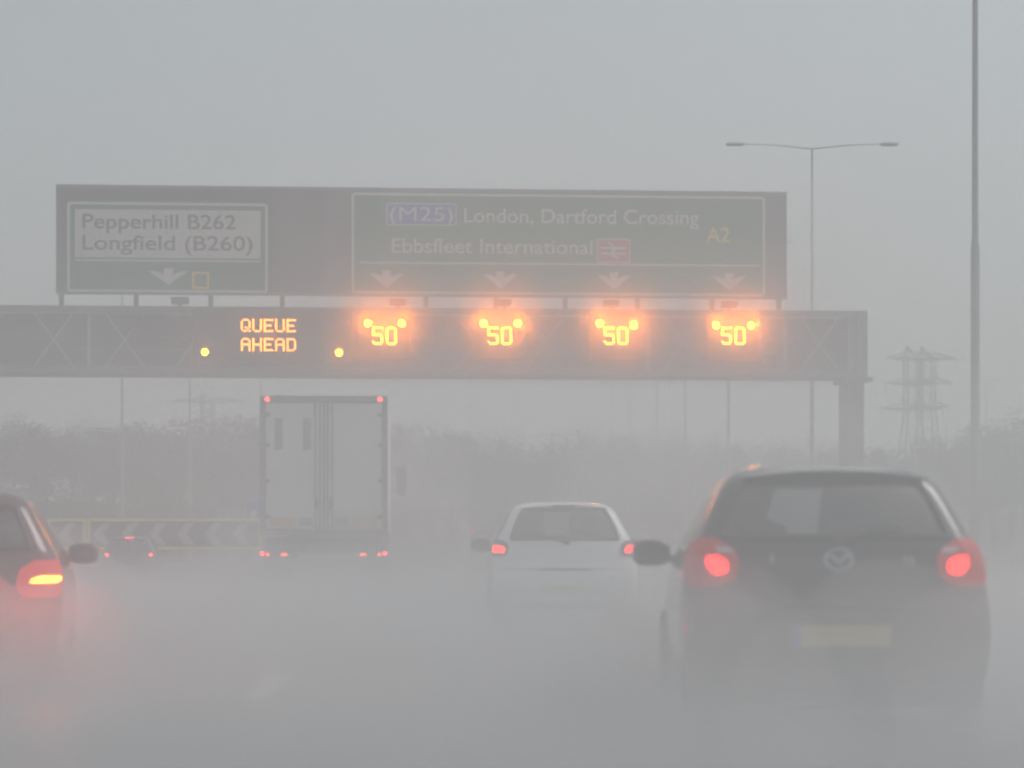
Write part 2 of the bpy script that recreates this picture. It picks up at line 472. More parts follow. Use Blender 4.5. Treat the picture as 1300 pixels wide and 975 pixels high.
    # plate
    if spec.get('plate'):
        zc = spec['plate']; row = pchip(tab, zc)
        y = row[1]-0.012
        p_ = MB(); p_.box((0, y, zc), (0.52, 0.016, 0.112)); pl = p_.build('number_plate', mat('plate_yellow', (0.50, 0.40, 0.09), 0.45, 0, 0.06), t)
        p_ = MB(); p_.box((-0.237, y-0.010, zc), (0.04, 0.004, 0.106)); p_.build('blue_band', SIGN_BLUE, pl)
    # bumper insert and hatch lines
    for z, q in spec.get('lines', ()):
        l = MB(); ptsl = [(-hpoint(tab, k*0.5, z, 0.002).x, hpoint(tab, k*0.5, z, 0.002).y, z) for k in range(int(q*2), 0, -1)] + [tuple(hpoint(tab, k*0.5, z, 0.002)) for k in range(int(q*2)+1)]
        l.tube(ptsl, 0.006, 6); l.build('panel_gap', TRIM, t)
    for rws in spec.get('trim', ()):
        for s in (-1, 1): skin_patch(tab, rws, s, 0.004, TRIM, 'bumper_trim', t, 10, 4, 0.012)
    # mirrors
    my, mz, mx = spec['mirror']
    for s in (-1, 1):
        m_ = MB(); m_.blob((s*mx, my, mz), (0.125, 0.07, 0.085), 0.62); m_.bar((s*(mx-0.22), my+0.03, mz-0.06), (s*(mx-0.08), my, mz-0.03), 0.05, 0.04)
        mo = m_.build('door_mirror', spec.get('mirror_mat', paint), t, True)
        m_ = MB(); m_.blob((s*mx, my-0.066, mz), (0.10, 0.008, 0.062), 0.6); m_.build('mirror_glass', DGLASS, mo, True)
    # spoiler with high brake light
    sy, sz, sw = spec['spoiler']
    sp = MB()
    n = 16; prof = []
    for k in range(n+1):
        x = -sw+2*sw*k/n; c = 1-(x/sw)**2
        yy = sy+0.05*(x/sw)**2; zt_ = sz-0.035*(x/sw)**2
        prof.append([(x, yy+0.17, zt_+0.022), (x, yy, zt_), (x, yy+0.01, zt_-0.025), (x, yy+0.17, zt_-0.03)])
    v_ = [p for r in prof for p in r]; f_ = []
    for k in range(n):
        for a in range(4): f_.append((k*4+a, k*4+(a+1) % 4, k*4+4+(a+1) % 4, k*4+4+a))
    f_ += [(0,1,2,3), (n*4+3, n*4+2, n*4+1, n*4)]
    sp.add(v_, f_); spo = sp.build('spoiler', paint, t, True)
    hb = MB(); hb.box((0, sy+0.004, sz-0.014), (0.26, 0.02, 0.018)); hb.build('high_brake_light', RED_SMALL if spec.get('high_lit') else TRIM, spo)
    # wiper
    w_ = MB(); row = pchip(tab, zb+0.02); a = spec.get('wiper', (0.0, 0.38))
    p0 = Vector((a[0], row[1]-0.03, zb-0.03)); p1 = hpoint(tab, 0.1, zb+0.03, 0.03)+Vector((a[1]*0.95, 0.01, 0.0))
    w_.tube([p0, (p0+p1)/2+Vector((0, 0, 0.015)), p1], [0.02, 0.014, 0.009], 8); w_.blob((p0.x, p0.y, p0.z), (0.04, 0.025, 0.03), 0.8, 12, 8)
    w_.build('rear_wiper', TRIM, t, True)
    # handle / badge garnish
    if spec.get('garnish'):
        zc, hw = spec['garnish']; row = pchip(tab, zc)
        g = MB(); g.box((0, row[1]-0.008, zc), (hw*2, 0.022, 0.03), None, 0.006); g.build('hatch_handle', TRIM, t)
    for s in (-1, 1):
        make_wheel(t, s*spec['track'], spec['axles'][0], spec['rad'], s)
        make_wheel(t, s*spec['track'], spec['axles'][1], spec['rad'], s)
    ex = MB(); ex.tube([(0.45, 0.06, 0.23), (0.45, 0.3, 0.24)], 0.028, 12); ex.build('exhaust', DARK_METAL, t, True)
    return t

LENS_GLOW = emis('red_lens_lit_faintly', (1.0, 0.015, 0.012), 0.05)
# z, half width, rear y, corner radius, front y, rear crown
HATCH = [(z*1.03 if z > 0.9 else z, *q) for z, *q in [
 (0.17, .70, .16, .18, 3.70, .05), (0.27, .79, .05, .17, 3.84, .05), (0.40, .825, .005, .17, 3.89, .06), (0.55, .842, .0, .18, 3.88, .07),
 (0.68, .846, .02, .19, 3.82, .08), (0.76, .843, .065, .19, 3.72, .08), (0.86, .835, .095, .19, 3.45, .09), (0.95, .815, .12, .18, 3.10, .09),
 (1.00, .795, .135, .17, 2.92, .09), (1.06, .762, .165, .15, 2.76, .09), (1.15, .712, .215, .13, 2.56, .09), (1.25, .660, .275, .12, 2.34, .09),
 (1.34, .612, .335, .12, 2.12, .09), (1.40, .565, .40, .13, 1.95, .09), (1.44, .500, .50, .15, 1.75, .08), (1.462, .40, .66, .16, 1.55, .05),
 (1.473, .22, .92, .12, 1.35, .02), (1.476, .06, 1.05, .03, 1.20, .0)]]
NAVY = mat('dark_blue_grey_paint', (0.012, 0.014, 0.019), 0.16, 0.15, 0.15, 10, coat=0.7)
WHITEP = mat('white_car_paint', (0.78, 0.79, 0.80), 0.25, 0.0, 0.04, 4, coat=0.6)
DARKRED = mat('dark_maroon_paint', (0.05, 0.012, 0.014), 0.2, 0.2, 0.15, 10, coat=0.7)
SILVERD = mat('dim_grey_paint', (0.06, 0.063, 0.07), 0.25, 0.5, 0.1, 10, coat=0.5)
BLACKP = mat('plain_black_paint', (0.015, 0.015, 0.016), 0.25, 0.2, 0.1, 10, coat=0.5)

SIDE = [[(1.00, 17.5, 22.5), (1.34, 18.2, 21.5)], [(0.97, 23.0, 28.0), (1.34, 22.0, 27.0)]]
def spec_hatch(**k):
    d = dict(tab=HATCH, rear_win=(1.10, 1.415), screen=(1.05, 1.42), seat_y=1.75, side_win=SIDE, track=0.73, axles=(0.62, 3.11), rad=0.30,
             lamp=[(0.83, 10.0, 13.2), (0.88, 8.6, 14.4), (0.97, 8.4, 15.0), (1.05, 9.4, 15.2), (1.09, 11.4, 14.2)],
             bulb=[(0.895, 9.9, 10.5), (0.915, 9.3, 10.9), (0.965, 9.4, 11.5), (0.99, 10.3, 11.4)], clear=[(1.012, 8.8, 10.2), (1.04, 9.3, 11.0)],
             plate=0.57, lines=[(0.735, 12), (0.50, 8)], trim=[[(0.28, 0, 9.0), (0.36, 0, 8.0)]],
             mirror=(2.22, 1.0, 0.93), spoiler=(0.33, 1.47, 0.50), garnish=(0.735, 0.30), wiper=(0.0, 0.36))
    d.update(k); return d

# dark hatchback, nearest, right
X = (1068-PX0)/F*10.7
car = make_car(spec_hatch(paint=NAVY, lens=LENS_GLOW, glow=4.5, rear_cols=10), 'hatchback_car', 'dark hatchback with winged badge, nearest car, trailing spray in the next lane to a lorry-free gap', 'car', (X, 10.7, 0), R(-2.2))
car['label'] = 'dark hatchback with a winged round badge and yellow plate, largest car in the spray'
# emblem: oval ring with a winged M
row = pchip(HATCH, 0.98); yb = row[1]-0.014
e = MB(); e.tube([(0.074*math.cos(2*math.pi*k/28), yb-0.004, 0.98+0.058*math.sin(2*math.pi*k/28)) for k in range(29)], 0.0075, 8, False)
e.tube([(-0.068, yb-0.006, 0.998), (-0.045, yb-0.01, 1.0), (-0.022, yb-0.012, 0.987), (0, yb-0.013, 0.96), (0.022, yb-0.012, 0.987), (0.045, yb-0.01, 1.0), (0.068, yb-0.006, 0.998)],
       [0.005, 0.010, 0.011, 0.010, 0.011, 0.010, 0.005], 8)
e.build('emblem', CHROME, car, True)
bd = text_mb('2', -0.375, -0.345, 0.965, 0.042, pchip(HATCH, 0.98)[1]+0.02-0.03); bd.build('model_badge', CHROME, car)
bd = text_mb('TS', 0.345, 0.41, 0.955, 0.038, pchip(HATCH, 0.97)[1]+0.02-0.03); bd.build('trim_badge', CHROME, car)

# white hatchback ahead
WHT = [(z, w*1.0, yr*0.9, r, yf, c) for z, w, yr, r, yf, c in HATCH]
X = (718-PX0)/F*22.6
make_car(spec_hatch(paint=WHITEP, tab=WHT, glow=5.0, rear_cols=10, wiper=(0.02, -0.42), plate=0.50, rear_win=(1.075, 1.42), mirror_mat=TRIM, clear=None,
         lamp=[(0.88, 11.0, 14.0), (0.93, 10.0, 15.2), (1.0, 10.2, 15.4), (1.06, 12.0, 15.0)], bulb=[(0.92, 11.0, 14.2), (0.96, 11.0, 14.6), (1.0, 12.0, 14.6)]),
         'hatchback_car', 'white hatchback with black mirrors and a rear wiper, in the middle of the spray', 'car', (X, 22.6, 0), R(1.2))

# maroon car cut by the left edge
d = 14.2
LFT = [(z, w*1.05, yr, r, yf*1.06, c) for z, w, yr, r, yf, c in [(z*0.965, *q) for z, *q in HATCH]]
lc = make_car(spec_hatch(paint=DARKRED, tab=LFT, glow=None, lit=(1, -1), rear_win=(1.02, 1.31), screen=(0.98, 1.33), rear_cols=10, mirror=(2.2, 0.965, 0.95), spoiler=(0.30, 1.375, 0.52), lit_mat=HOT_LAMP, lens=emis('red_lens_lit', (1.0, 0.02, 0.018), 0.4), clear=None,
         lamp=[(0.66, 9.0, 14.0), (0.74, 8.2, 15.2), (0.86, 8.6, 15.4), (0.93, 10.5, 14.6)], bulb=[(0.765, 9.6, 13.4), (0.785, 9.8, 14.2), (0.81, 11.0, 14.6)], plate=0.60),
         'hatchback_car', 'dark maroon car with a glaring amber and red tail light, cut off by the edge', 'car', (-4.0, d, 0), R(9))
for s in (-1, 1):
    p = hpoint(LFT, 11.5, 0.74, 0.09); spot(lc, (p.x*s, p.y, p.z), 65.0, (1, 0.05, 0.04), 170, 0.8, 0.08)

# small car at the chevron board
d = 60.0
make_car(spec_hatch(paint=SILVERD, glow=8.0, lit_mat=RED_SMALL, high_lit=True, clear=None), 'hatchback_car', 'small dim car with three red lights in front of the chevron boards', 'car', ((163-PX0)/F*d, d, -0.38), R(5))
# distant car far ahead
d = 140.0
fc_ = make_car(spec_hatch(paint=BLACKP, glow=15.0, lit_mat=RED_SMALL, clear=None), 'hatchback_car', 'faint far car whose red lights glimmer between the lorry and the white hatchback', 'car', ((612-PX0)/F*d, d, base_z(d)), 0)

# ---- lorry
def make_lorry(label, loc, rotz, lit=RED_SMALL):
    t = thing('box_lorry', label, 'lorry', loc, rotz)
    W = 1.25
    BOX = mat('lorry_box_white', (0.66, 0.66, 0.64), 0.5, 0, 0.05, 1.2); FR = mat('lorry_frame_grey', (0.10, 0.105, 0.11), 0.45, 0.4, 0.1)
    m = MB(); m.box((0, 3.55, 2.5), (2*W-0.06, 6.9, 2.62)); m.build('box_body', BOX, t)
    fr = MB()
    for s in (-1, 1): fr.box((s*(W-0.055), 0.06, 2.50), (0.11, 0.14, 2.50), None, 0.015)
    fr.box((0, 0.06, 3.81), (2*W, 0.16, 0.125), None, 0.02); fr.box((0, 0.06, 1.19), (2*W, 0.16, 0.10), None, 0.015)
    fr.build('rear_frame', FR, t, False)
    for s in (-1, 1):
        dm = MB(); dm.box((s*0.575, 0.045, 2.49), (1.11, 0.06, 2.46), None, 0.012)
        dr = dm.build('rear_door', BOX, t)
        lb = MB()
        for xx in (0.075, 0.17): lb.tube([(s*xx, -0.01, 1.26), (s*xx, -0.01, 3.72)], 0.018, 8)
        lb.box((s*0.13, -0.02, 1.75), (0.05, 0.03, 0.22)); lb.build('locking_bar', FR, dr)
        hg = MB()
        for zz in (1.5, 2.2, 2.9, 3.5): hg.box((s*1.10, 0.005, zz), (0.10, 0.03, 0.07))
        hg.build('hinge', FR, dr)
        mp = MB(); mp.box((s*0.80, 0.006, 1.40), (0.52, 0.014, 0.19)); mk = mp.build('marker_board', mat('marker_orange', (0.55, 0.28, 0.06), 0.5, 0, 0.1), dr)
        mq = MB(); mq.box((s*0.36, 0.006, 1.40), (0.26, 0.014, 0.15)); mq.build('marker_board', mat('marker_grey', (0.22, 0.22, 0.22), 0.5, 0, 0.1), dr)
        if s < 0:
            for xx in (-0.88, -0.33):
                v = MB(); v.box((xx, 0.006, 3.12), (0.15, 0.014, 0.62), None, 0.005); v.build('vent', FR, dr)
    cs = MB(); gap = MB()
    gap.box((0, 0.02, 2.49), (0.03, 0.05, 2.44)); gap.build('door_seal', TRIM, t)
    cs.box((-0.43, 3.6, 0.92), (0.10, 7.0, 0.26)); cs.box((0.43, 3.6, 0.92), (0.10, 7.0, 0.26)); cs.box((0, 0.2, 0.98), (2.3, 0.12, 0.26)); cs.build('chassis', DARK_METAL, t)
    bu = MB(); bu.box((0, 0.02, 0.60), (2.40, 0.10, 0.18), None, 0.03); bu.build('rear_bumper', PALE_METAL, t)
    for s in (-1, 1):
        tl = MB(); tl.box((s*0.92, -0.01, 0.76), (0.42, 0.07, 0.11), None, 0.015); to = tl.build('tail_light', LENS_RED, t)
        for xx, r_ in ((1.09, 0.035), (0.80, 0.03), (0.74, 0.03)):
            b = MB(); b.disc((s*xx, -0.052, 0.76), r_, 0.01, 14); b.build('bulb', lit, to)
        sm = MB(); sm.disc((s*1.20, -0.03, 0.78), 0.045, 0.05, 14); sm.build('side_marker_light', lit, t)
        tm = MB(); tm.disc((s*1.10, -0.035, 3.80), 0.045, 0.02, 14); tm.build('top_marker_light', lit, t)
        spot(t, (s*1.0, -0.12, 0.76), 6.0, (1, 0.08, 0.05), 160, 0.8); spot(t, (s*1.10, -0.1, 3.80), 3.0, (1, 0.08, 0.05), 160, 0.8)
        fl = MB(); fl.box((s*0.95, 1.32, 0.42), (0.5, 0.012, 0.42)); fl.build('mud_flap', RUBBER, t)
        for xx in (0.80, 1.08): make_wheel2(t, s*xx, 2.0, 0.48, s)
        make_wheel2(t, s*1.04, 6.4, 0.48, s)
    cb = MB(); cb.box((0, 7.95, 1.95), (2.36, 1.75, 2.5), None, 0.12); cb.build('cab', mat('cab_paint', (0.25, 0.27, 0.30), 0.35, 0, 0.06), t)
    for s in (-1, 1):
        a = MB(); a.blob((s*1.46, 8.35, 2.45), (0.12, 0.08, 0.36), 0.45); a.tube([(s*1.15, 8.45, 2.75), (s*1.42, 8.40, 2.72)], 0.022, 8); a.tube([(s*1.15, 8.45, 2.2), (s*1.42, 8.40, 2.22)], 0.022, 8)
        a.build('wing_mirror', TRIM, t, True)
    return t
def make_wheel2(parent, x, y, rad, side):
    mb = MB(); w = 0.13
    mb.lathe_x((x, y, rad), [(-w, rad*0.55), (-w, rad*0.92), (-w*0.7, rad), (w*0.7, rad), (w, rad*0.92), (w, rad*0.55)])
    wh = mb.build('wheel', RUBBER, parent, True)
    r = MB(); r.lathe_x((x, y, rad), [(side*w*0.4, 0.001), (side*w*0.5, rad*0.3), (side*w*0.2, rad*0.4), (side*w*0.95, rad*0.56), (-side*w*0.9, rad*0.54), (-side*w*0.9, 0.001)])
    r.build('rim', GREY_METAL, wh, True)
d = 39.0
make_lorry('tall pale box lorry with closed twin rear doors and red marker lights', ((411-PX0)/F*d, d, 0), R(2.2))
d = 175.0
make_lorry('ghostly far lorry barely showing in the mist ahead of the white hatchback', ((565-PX0)/F*d, d, base_z(d)), R(0.5))

# ------------------------------------------------------------------ gantry
GA = math.atan(0.06); GC, GS = math.cos(GA), math.sin(GA); GD = 63.0
def pu(px):
    q = (px-PX0)/F; return GD*q/(GC-q*GS)
def pz(py, u): return CAM_Z+(PY0-py)*(GD+u*GS)/F
UL, UR = -19.2, pu(1086)
ZB, ZT = 6.22, 8.33
g = thing('sign_gantry', 'long grey lattice gantry spanning the carriageway on a square leg, carrying the signs', 'gantry', (0, GD, 0), GA)
def gthing(name, label, cat, group=None): return thing(name, label, cat, (0, GD, 0), GA, group)
for nm, y in (('front', 0.0), ('rear', 1.5)):
    c = MB()
    c.box(((UL+UR)/2, y, ZT-0.09), (UR-UL, 0.18, 0.18)); c.build('top_chord', PALE_METAL if nm == 'rear' else GREY_METAL, g)
    c = MB(); c.box(((UL+UR)/2, y, ZB+0.09), (UR-UL, 0.18, 0.18)); c.build('bottom_chord', GREY_METAL, g)
    lat = MB(); u = UL+0.4; k = 0
    while u < UR-1.2:
        a, b = u, u+1.25
        lat.bar((a, y-0.02 if nm == 'front' else y, ZT-0.19), (b, y-0.02 if nm == 'front' else y, ZB+0.19), 0.055, 0.05)
        lat.bar((b, y+0.06, ZT-0.19), (a, y+0.06, ZB+0.19), 0.055, 0.05)
        if k % 2 == 0: lat.box((b+0.47, y+0.02, (ZB+ZT)/2), (0.10, 0.09, ZT-ZB-0.37))
        u += 2.2; k += 1
    lat.build('lattice', PALE_METAL, g)
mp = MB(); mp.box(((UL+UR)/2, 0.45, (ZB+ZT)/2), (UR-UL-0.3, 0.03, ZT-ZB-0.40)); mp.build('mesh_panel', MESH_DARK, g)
wk = MB(); wk.box(((UL+UR)/2, 0.78, ZB+0.25), (UR-UL-0.4, 1.2, 0.05)); 
for zz in (7.0, 7.4): wk.tube([(UL, 0.34, zz), (UR-0.2, 0.34, zz)], 0.02, 6)
wk.build('walkway', GREY_METAL, g)
ec = MB(); ec.box((UR+0.19, 0.75, (ZB+ZT)/2), (0.36, 1.75, ZT-ZB+0.02), None, 0.02); ec.build('end_post', GREY_METAL, g)
for ux in (UR+0.05, UL-0.35):
    lg = MB(); lg.box((ux, 0.75, (ZB-0.16)/2), (0.55, 1.2, ZB-0.16), None, 0.03)
    lg.box((ux, 0.75, 0.12), (1.0, 1.7, 0.24), None, 0.03)
    lg.build('leg', GREY_METAL, g)
    cp = MB(); cp.box((ux+0.05, 0.75, ZB-0.075), (0.85, 1.9, 0.13), None, 0.02); cp.build('cap_plate', DARK_METAL, g)

# sign boards ----------------------------------------------------
SY = -0.05
db = gthing('sign_backboard', 'huge grey backing board standing on short posts along the gantry top', 'sign board')
uL, uR = pu(71), pu(999)
zB, zT = pz(377, 0), pz(240, 0)
m = MB(); m.box(((uL+uR)/2, SY+0.12, (zB+zT)/2), (uR-uL, 0.12, zT-zB), None, 0.015); m.build('panel', BOARD, db)
fr = MB(); fr.box(((uL+uR)/2, SY+0.03, zT-0.05), (uR-uL, 0.06, 0.10)); fr.box(((uL+uR)/2, SY+0.03, zB+0.05), (uR-uL, 0.06, 0.10))
fr.build('edge_rail', GREY_METAL, db)
for px in (77, 172, 267, 358, 541, 630, 718, 810, 905, 990):
    p = MB(); p.box((pu(px), SY+0.22, (8.33+zB+0.6)/2), (0.14, 0.12, zB+0.6-8.33)); p.build('support_post', DARK_METAL, db)
for px, w in ((229, 0.55), (505, 0.5), (640, 0.4), (775, 0.5), (925, 0.5)):
    p = thing('sign_floodlight', 'grey box floodlight squatting on the gantry top under the boards', 'floodlight', (pu(px)*GC, GD+pu(px)*GS, 8.332), GA, 'floodlights under the sign boards')
    q = MB(); q.box((0, -0.1, 0.17), (w, 0.35, 0.20), None, 0.03); q.build('housing', MESH_DARK, p); q = MB(); q.box((0, -0.1, 0.035), (0.12, 0.12, 0.07)); q.build('foot', DARK_METAL, p)

def rrect(x0, x1, z0, z1, r, n=5):
    pts = []
    for cx, cz, a0 in ((x1-r, z1-r, 0), (x0+r, z1-r, 90), (x0+r, z0+r, 180), (x1-r, z0+r, 270)):
        for k in range(n+1):
            a = R(a0+90*k/n); pts.append((cx+r*math.cos(a), cz+r*math.sin(a)))
    return pts[::-1]
def frame_ring(mb, x0, x1, z0, z1, r, t, y0, y1):
    o = rrect(x0, x1, z0, z1, r); i = rrect(x0+t, x1-t, z0+t, z1-t, max(0.01, r-t)); n = len(o)
    vs = [(x, y0, z) for x, z in o]+[(x, y0, z) for x, z in i]+[(x, y1, z) for x, z in o]+[(x, y1, z) for x, z in i]
    fs = []
    for k in range(n):
        l = (k+1) % n
        fs += [(k, l, n+l, n+k), (k, 2*n+k, 2*n+l, l), (n+k, n+l, 3*n+l, 3*n+k)]
    return mb.add(vs, fs)
def down_arrow(mb, cx, zt, zb, hw, y):
    h = zt-zb
    pts = [(-0.24, 1.0), (0.24, 1.0), (0.24, 0.62), (0.62, 0.82), (1.0, 0.82), (0.0, 0.0), (-1.0, 0.82), (-0.62, 0.82), (-0.24, 0.62)]
    return mb.prism([(cx+x*hw, zb+z*h) for x, z in pts], y, y+0.006)
y1 = SY-0.005   # green faces
# left sign: local exit
s1 = gthing('direction_sign', 'green-edged sign with a white panel of place names over one arrow', 'road sign')
a, b, c, d_ = pu(84.5), pu(341.5), pz(373, -10), pz(256.5, -10)
m = MB(); m.prism(rrect(a, b, c, d_, 0.12), SY-0.02, SY); m.build('green_panel', SIGN_GREEN, s1)
m = MB(); frame_ring(m, a+0.03, b-0.03, c+0.03, d_-0.03, 0.12, 0.085, SY-0.026, SY-0.021); m.build('white_border', SIGN_WHITE, s1)
wz0, wz1 = pz(328, -10), pz(267, -10)
m = MB(); m.prism(rrect(pu(95.5), pu(331), wz0, wz1, 0.03), SY-0.026, SY-0.021); wp = m.build('white_panel', SIGN_WHITE, s1)
m = text_mb('Pepperhill B262', pu(105), pu(300), pz(291, -10), 0.44, SY-0.031); text_mb('Longfield (B260)', pu(105), pu(321), pz(318, -10), 0.44, SY-0.031, mb=m)
m.build('lettering', SIGN_BLACK, wp)
m = MB(); m.box(((pu(95.5)+pu(331))/2, SY-0.0235, pz(331.5, -10)), (pu(331)-pu(95.5), 0.005, 0.06)); m.build('divider', SIGN_WHITE, s1)
m = MB(); down_arrow(m, pu(214), pz(341, -10), pz(362, -10), 0.62, SY-0.027); m.build('arrow', SIGN_WHITE, s1)
m = MB(); cx, cz = pu(255), pz(356, -10); frame_ring(m, cx-0.27, cx+0.27, cz-0.27, cz+0.27, 0.02, 0.075, SY-0.027, SY-0.021); m.build('diversion_symbol', SIGN_YELLOW, s1)
# right sign: main route
s2 = gthing('direction_sign', 'wide green sign for four lanes with white names, blue patch and four arrows', 'road sign')
a, b, c, d_ = pu(445), pu(972), pz(376, 1.5), pz(246, 1.5)
m = MB(); m.prism(rrect(a, b, c, d_, 0.15), SY-0.02, SY); m.build('green_panel', SIGN_GREEN, s2)
m = MB(); frame_ring(m, a+0.03, b-0.03, c+0.03, d_-0.03, 0.14, 0.085, SY-0.026, SY-0.021); m.build('white_border', SIGN_WHITE, s2)
m = MB(); m.prism(rrect(pu(490), pu(580), pz(288, 0), pz(259, 0), 0.08), SY-0.026, SY-0.021); bp = m.build('blue_patch', SIGN_BLUE, s2)
m = text_mb('(M25)', pu(495), pu(575), pz(282, 0), 0.44, SY-0.031, bold=0.0); m.build('lettering', SIGN_WHITE, bp)
m = MB(); frame_ring(m, pu(490)+.01, pu(580)-.01, pz(288, 0)+.01, pz(259, 0)-.01, 0.08, 0.035, SY-0.031, SY-0.027); m.build('patch_border', SIGN_WHITE, bp)
m = text_mb('London, Dartford Crossing', pu(589), pu(887), pz(283, 0), 0.44, SY-0.026)
text_mb('Ebbsfleet International', pu(497), pu(752), pz(322, 0), 0.44, SY-0.026, mb=m); m.build('lettering', SIGN_WHITE, s2)
m = text_mb('A2', pu(896), pu(926), pz(305, 0), 0.46, SY-0.026); m.build('route_number', SIGN_YELLOW, s2)
ra, rb, rc, rd = pu(757), pu(800), pz(333, 0), pz(302, 0)
m = MB(); m.prism(rrect(ra, rb, rc, rd, 0.04), SY-0.026, SY-0.021); rl = m.build('rail_patch', SIGN_RED, s2)
m = MB(); frame_ring(m, ra+.01, rb-.01, rc+.01, rd-.01, 0.04, 0.035, SY-0.031, SY-0.027); m.build('patch_border', SIGN_WHITE, rl)
m = MB(); mx_, mz_ = (ra+rb)/2, (rc+rd)/2       # double arrow symbol of the railway
for dz in (-0.085, 0.085): m.box((mx_, SY-0.0295, mz_+dz), (0.80, 0.005, 0.07))
def slant(x0, z0, x1, z1, t=0.06): m.prism([(x0-t, z0), (x0+t, z0), (x1+t, z1), (x1-t, z1)], SY-0.036, SY-0.033)
slant(-0.17+mx_, mz_+0.27, 0.10+mx_, mz_+0.085); slant(0.10+mx_, mz_+0.085, -0.10+mx_, mz_-0.085); slant(-0.10+mx_, mz_-0.085, 0.17+mx_, mz_-0.27)
m.build('railway_symbol', SIGN_WHITE, rl)
m = MB(); m.box(((pu(457)+pu(964))/2, SY-0.0235, pz(335, 0)), (pu(964)-pu(457), 0.005, 0.06)); m.build('divider', SIGN_WHITE, s2)
for px in (491, 635, 779, 925):
    m = MB(); down_arrow(m, pu(px), pz(344.5, 0), pz(367, 0), 0.55, SY-0.027); m.build('arrow', SIGN_WHITE, s2)

# LED signals -----------------------------------------------------
FONT = {'Q': ["01110","10001","10001","10001","10101","10010","01101"], 'U': ["10001"]*6+["01110"], 'E': ["11111","10000","10000","11110","10000","10000","11111"],
        'A': ["01110","10001","10001","11111","10001","10001","10001"], 'H': ["10001","10001","10001","11111","10001","10001","10001"],
        'D': ["11110","10001","10001","10001","10001","10001","11110"],
        '5': ["111111","100000","100000","100000","111110","000001","000001","000001","100001","011110"],
        '0': ["011110"]+["100001"]*8+["011110"]}
def led(mb, txt, x0, zt, pitch, y, gap, r=0.42, pitz=None):
    pitz = pitz or pitch
    x = x0
    for ch in txt:
        rows = FONT[ch]
        for j, row in enumerate(rows):
            for i, b in enumerate(row):
                if b == '1':
                    cx, cz = x+i*pitch, zt-j*pitz
                    mb.prism([(cx+r*pitch*math.cos(R(45*k+22.5)), cz+r*pitz*math.sin(R(45*k+22.5))) for k in range(8)], y, y+0.01)
        x += (len(rows[0])+gap)*pitch
    return mb
AMB = (1.0, 0.20, 0.003)
CAB = mat('signal_cabinet_black', (0.012, 0.012, 0.013), 0.9, 0, 0.2, spec=0.08)
def lantern(parent, u, z, y, glow, r=0.105):
    h = MB(); h.lathe_x((0, 0, 0), [(0, 0.001)])
    o = MB(); o.disc((u, y-0.06, z), r*1.5, 0.08, 20); ho = o.build('lantern', CAB, parent, False)
    o = MB(); o.disc((u, y-0.075, z), r, 0.012, 20); o.build('lens', AMBER_LAMP, ho)
    spot(parent, (u, y-0.22, z), glow, AMB, 150, 0.7, 0.06)
ms = gthing('message_sign', 'black message panel glowing with the amber words QUEUE AHEAD', 'message sign')
a, b = pu(248), pu(446)
m = MB(); m.box(((a+b)/2, -0.30, (6.5+8.22)/2), (b-a, 0.40, 1.72), None, 0.03); m.build('cabinet', CAB, ms)
m = MB(); pw = (pu(374)-pu(307))/ (5*5+4*1.0-1)
led(m, 'QUEUE', pu(308.5), pz(408.5, -7), pw, -0.515, 1.0, 0.45, pw*0.98); led(m, 'AHEAD', pu(308.5), pz(432.5, -7), pw, -0.515, 1.0, 0.45, pw*0.98); m.build('lit_words', AMBER_TEXT, ms)
m = MB(); frame_ring(m, a+0.02, b-0.02, 6.52, 8.20, 0.05, 0.05, -0.512, -0.503); m.build('bezel', DARK_METAL, ms)
for px, py in ((262, 449), (431, 450)): lantern(ms, pu(px), pz(py, pu(px)), -0.50, 60)
spot(ms, (pu(340), -1.0, 7.35), 300, (1.0, 0.20, 0.01), 150, 0.7, 0.5)
tags = ['first lit 50 lane signal, beside the amber message panel', 'second lit 50 lane signal from the message panel', 'third lit 50 lane signal from the message panel', 'lit 50 lane signal nearest the gantry leg']
for (pl, pr, pc), lab in zip(((467, 510, 488), (613, 656, 633.5), (759, 802, 780), (906, 950, 928)), tags):
    ls = gthing('lane_signal', 'amber ' + lab, 'lane signal', 'lit speed signals over the lanes')
    u0 = pu(pc); zc = pz(426, u0)
    m = MB(); m.box((u0, -0.24, 7.42), (1.62, 0.30, 1.5), None, 0.03); m.build('cabinet', CAB, ls)
    m = MB(); frame_ring(m, u0-0.79, u0+0.79, 6.69, 8.15, 0.05, 0.05, -0.402, -0.392); m.build('bezel', DARK_METAL, ls)
    m = MB(); pt = 0.055; led(m, '50', u0-0.35, zc+0.20, pt, -0.405, 1.8, 0.42, 0.055); m.build('lit_digits', AMBER_DIGIT, ls)
    for px in (pl, pr): lantern(ls, pu(px), pz(412.5 if px < 800 else 415, pu(px)), -0.39, 430)
    spot(ls, (u0, -0.65, zc), 430, (1.0, 0.19, 0.002), 150, 0.7, 0.25)
ls = gthing('lane_signal', 'unlit dark lane signal on the lattice beside the message panel', 'lane signal')
u0 = pu(207); m = MB(); m.box((u0, -0.2, pz(421, u0)), (1.8, 0.25, 0.82), None, 0.03); m.build('cabinet', CAB, ls)
m = MB(); m.prism([(u0-0.35, pz(438, u0)), (u0+0.3, pz(438, u0)), (u0, pz(447, u0))], -0.2, -0.06); m.build('bracket', MESH_DARK, ls)
m = MB(); m.tube([(pu(241), -0.15, ZT-0.15), (pu(244), -0.15, ZB+0.3)], 0.03, 8); m.build('side_rail', PALE_METAL, ls)

